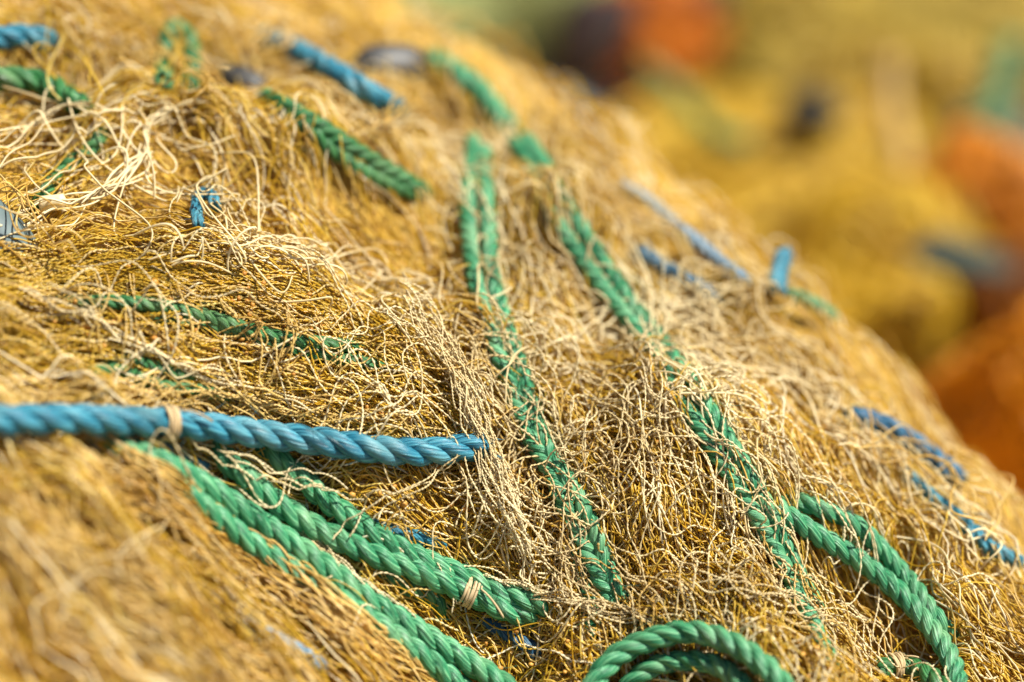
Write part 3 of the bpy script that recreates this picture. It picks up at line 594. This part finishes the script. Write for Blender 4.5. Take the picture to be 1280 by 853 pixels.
def pile(name,label,cat,px,py,t,rx,ry,c,depth=1.0,n=130,group=None,rot=0.,tw=True,amp=.16,seed=1):
    """lumpy heap of netting or cloth, or a black lump painting a hollow; rx, ry its half width and half height in photo pixels at distance t*FOC"""
    rg=np.random.default_rng(seed); cen=at(px,py,t); ax=rx*PX*t; az=ry*PX*t; ay=ax*depth
    W=[(rg.normal(0,2.6,3),rg.uniform(0,6.28)) for _ in range(9)]
    def rad(d):
        f=np.ones(d.shape[:-1])
        for k_,p_ in W: f=f+amp/2.2*np.sin(d@k_+p_)
        return f
    def pos(d,off=0.):
        q=d*rad(d)[...,None]*np.array([ax,ay,az]); q=q+d*off
        c_,s_=np.cos(rot),np.sin(rot); return np.stack([q[...,0]*c_-q[...,2]*s_,q[...,1],q[...,0]*s_+q[...,2]*c_],-1)
    th=np.linspace(0.001,np.pi-.001,30); ph=np.linspace(0,2*np.pi,56,endpoint=False)
    d=np.stack([np.sin(th)[:,None]*np.cos(ph),np.sin(th)[:,None]*np.sin(ph),np.broadcast_to(np.cos(th)[:,None],(30,56))],-1)
    V=pos(d).reshape(-1,3)+cen; i=np.arange(29)[:,None]*56;k=np.arange(56)[None];k2=(k+1)%56
    F=np.stack([i+k,i+56+k,i+56+k2,i+k2],-1).reshape(-1,4)
    e=empty(name,tuple(cen),label,cat,group); c=(c[0]*.97,c[1]*.98,c[2]*.6); mt=net_mat(name+'_fabric',c,tuple(x*.5 for x in c))
    o=mesh_obj('packed_netting' if tw else 'cloth_or_hollow',V,F,mt,e)
    if tw:
        o['kind']='stuff'
        tm=twine_mat('pile_twine',[(0,tuple(x*.8 for x in c)),(1,tuple(min(.9,x*1.05) for x in c))],.45,.2)
        dd=rg.normal(0,1,(n,3)); dd/=np.linalg.norm(dd,axis=1,keepdims=True); dr=np.cross(dd,rg.normal(0,1,(n,3))); S=26; P=np.empty((n,S,3))
        sl=.016/ax
        for j in range(S):
            P[:,j]=pos(dd,.004+.006*np.sin(j*.6+np.arange(n)*2.1)[:,None])+cen
            dr=dr/np.linalg.norm(dr,axis=1,keepdims=True)+rg.normal(0,.35,(n,3)); dd=dd+dr*sl; dd/=np.linalg.norm(dd,axis=1,keepdims=True); dr=dr-(dr*dd).sum(1,keepdims=True)*dd
        V,F,_=sweep(P,np.full(n,.0018),3); q=mesh_obj('netting',V,F,tm,e); q['kind']='stuff'
    return cen
GP='piles of netting behind the heap'
gold=(.56,.35,.06); ol=(.50,.36,.09)
pile('net_pile','sage green netting pile far behind the crest at the top','net pile',560,-70,2.9,330,110,(.42,.44,.23),.8,seed=1,group=GP)
pile('net_pile','olive gold net pile filling the far upper right','net pile',1120,30,2.75,330,150,(.56,.38,.06),.7,260,seed=2,group=GP)
pile('net_pile','pale yellow blurred net pile at the top, right of the orange one','net pile',985,70,2.35,120,100,(.76,.54,.13),.8,seed=3,group=GP)
pile('net_pile','broad golden net pile just behind the heap crest in the middle','net pile',950,260,1.95,220,120,(.82,.53,.07),.8,220,seed=4,group=GP)
pile('net_pile','tan gold net pile below the grey blue cloth, right of centre','net pile',1120,200,2.1,110,150,(.74,.50,.11),.8,160,seed=5,group=GP)
pile('net_pile','deep golden net pile in the gap behind the right slope','net pile',1100,430,1.75,150,190,(.84,.54,.05),.8,200,seed=6,group=GP)
pile('net_pile','dark golden pile behind the orange one at the right edge','net pile',1330,180,2.4,150,160,(.50,.31,.05),.8,120,seed=16,group=GP)
pile('net_pile','orange net bundle at the top beside the plum coloured cloth','net pile',815,40,2.05,62,75,(.95,.27,.015),.8,90,seed=7,group=GP)
pile('net_pile','orange net bundle at the right edge below the grey cloth','net pile',1225,250,1.75,75,62,(.85,.30,.01),.8,90,seed=8,group=GP)
pile('net_pile','large bright orange net pile at the lower right edge','net pile',1290,540,1.50,120,150,(.98,.36,.01),.8,160,seed=9,group=GP)
pile('net_pile','rust brown net bundle between the two orange ones at the right edge','net pile',1290,385,1.68,75,65,(.40,.13,.012),.8,70,seed=10,group=GP)
pile('cloth','dark plum cloth at the top, left of the orange net bundle','cloth',738,50,1.97,42,74,(.06,.03,.055),.8,tw=False,rot=-.35,seed=11)
pile('cloth','small black lump at the top between orange and yellow piles','cloth',885,-6,2.03,30,26,(.03,.025,.03),.8,tw=False,seed=12)  # plain near-black lump without twine
pile('cloth','grey blue cloth strip lying on the orange bundle at the right','cloth',1205,322,1.62,58,17,(.05,.065,.07),.8,tw=False,rot=-.1,seed=13)
pile('cloth','grey cloth strip below the blurred green rope at the right edge','cloth',1255,168,1.95,70,20,(.12,.13,.12),.8,tw=False,rot=.15,seed=14)
pile('cloth','black lump added as the shade of a hollow in the golden pile','cloth',1015,140,1.87,32,22,(.03,.03,.035),.8,tw=False,seed=15)  # no real cloth: shade of a gap between piles, painted as a black lump
M['tan']=plain('tan_twine',(.55,.40,.15),.7,(.42,.27,.09))
def far_rope(label,ctrl,t,rpx,mat):
    c=catmull(ctrl,60); P=CAM+pray(c[:,0],c[:,1])*np.full(60,t)[:,None]; R=rpx*PX*t
    e=empty('rope',tuple(P[30]),label,'rope','ropes on the far piles'); _,n1,n2=frames(P[None]); L=np.concatenate([[0],np.cumsum(np.linalg.norm(np.diff(P,axis=0),axis=1))])
    for k in range(3):
        a=2*np.pi*L/(R*5.5)+k*2.094; Q_=P+(n1[0]*np.cos(a)[:,None]+n2[0]*np.sin(a)[:,None])*R*.47
        V,F,uv=sweep(Q_[None],np.array([R*.53]),8); mesh_obj('strand',V,F,mat,e,uv=uv)
far_rope('blurred green rope curving below the orange net bundle at the top',[(800,80),(835,105),(865,140),(900,172),(935,178)],1.80,13,M['green_dark'])
far_rope('blurred green rope hanging near the top right edge',[(1262,50),(1252,90),(1240,125),(1225,160)],1.86,18,M['green'])
far_rope('pale blurred rope trailing down the tan gold pile',[(1110,70),(1112,140),(1125,200),(1118,260)],1.78,15,M['tan'])
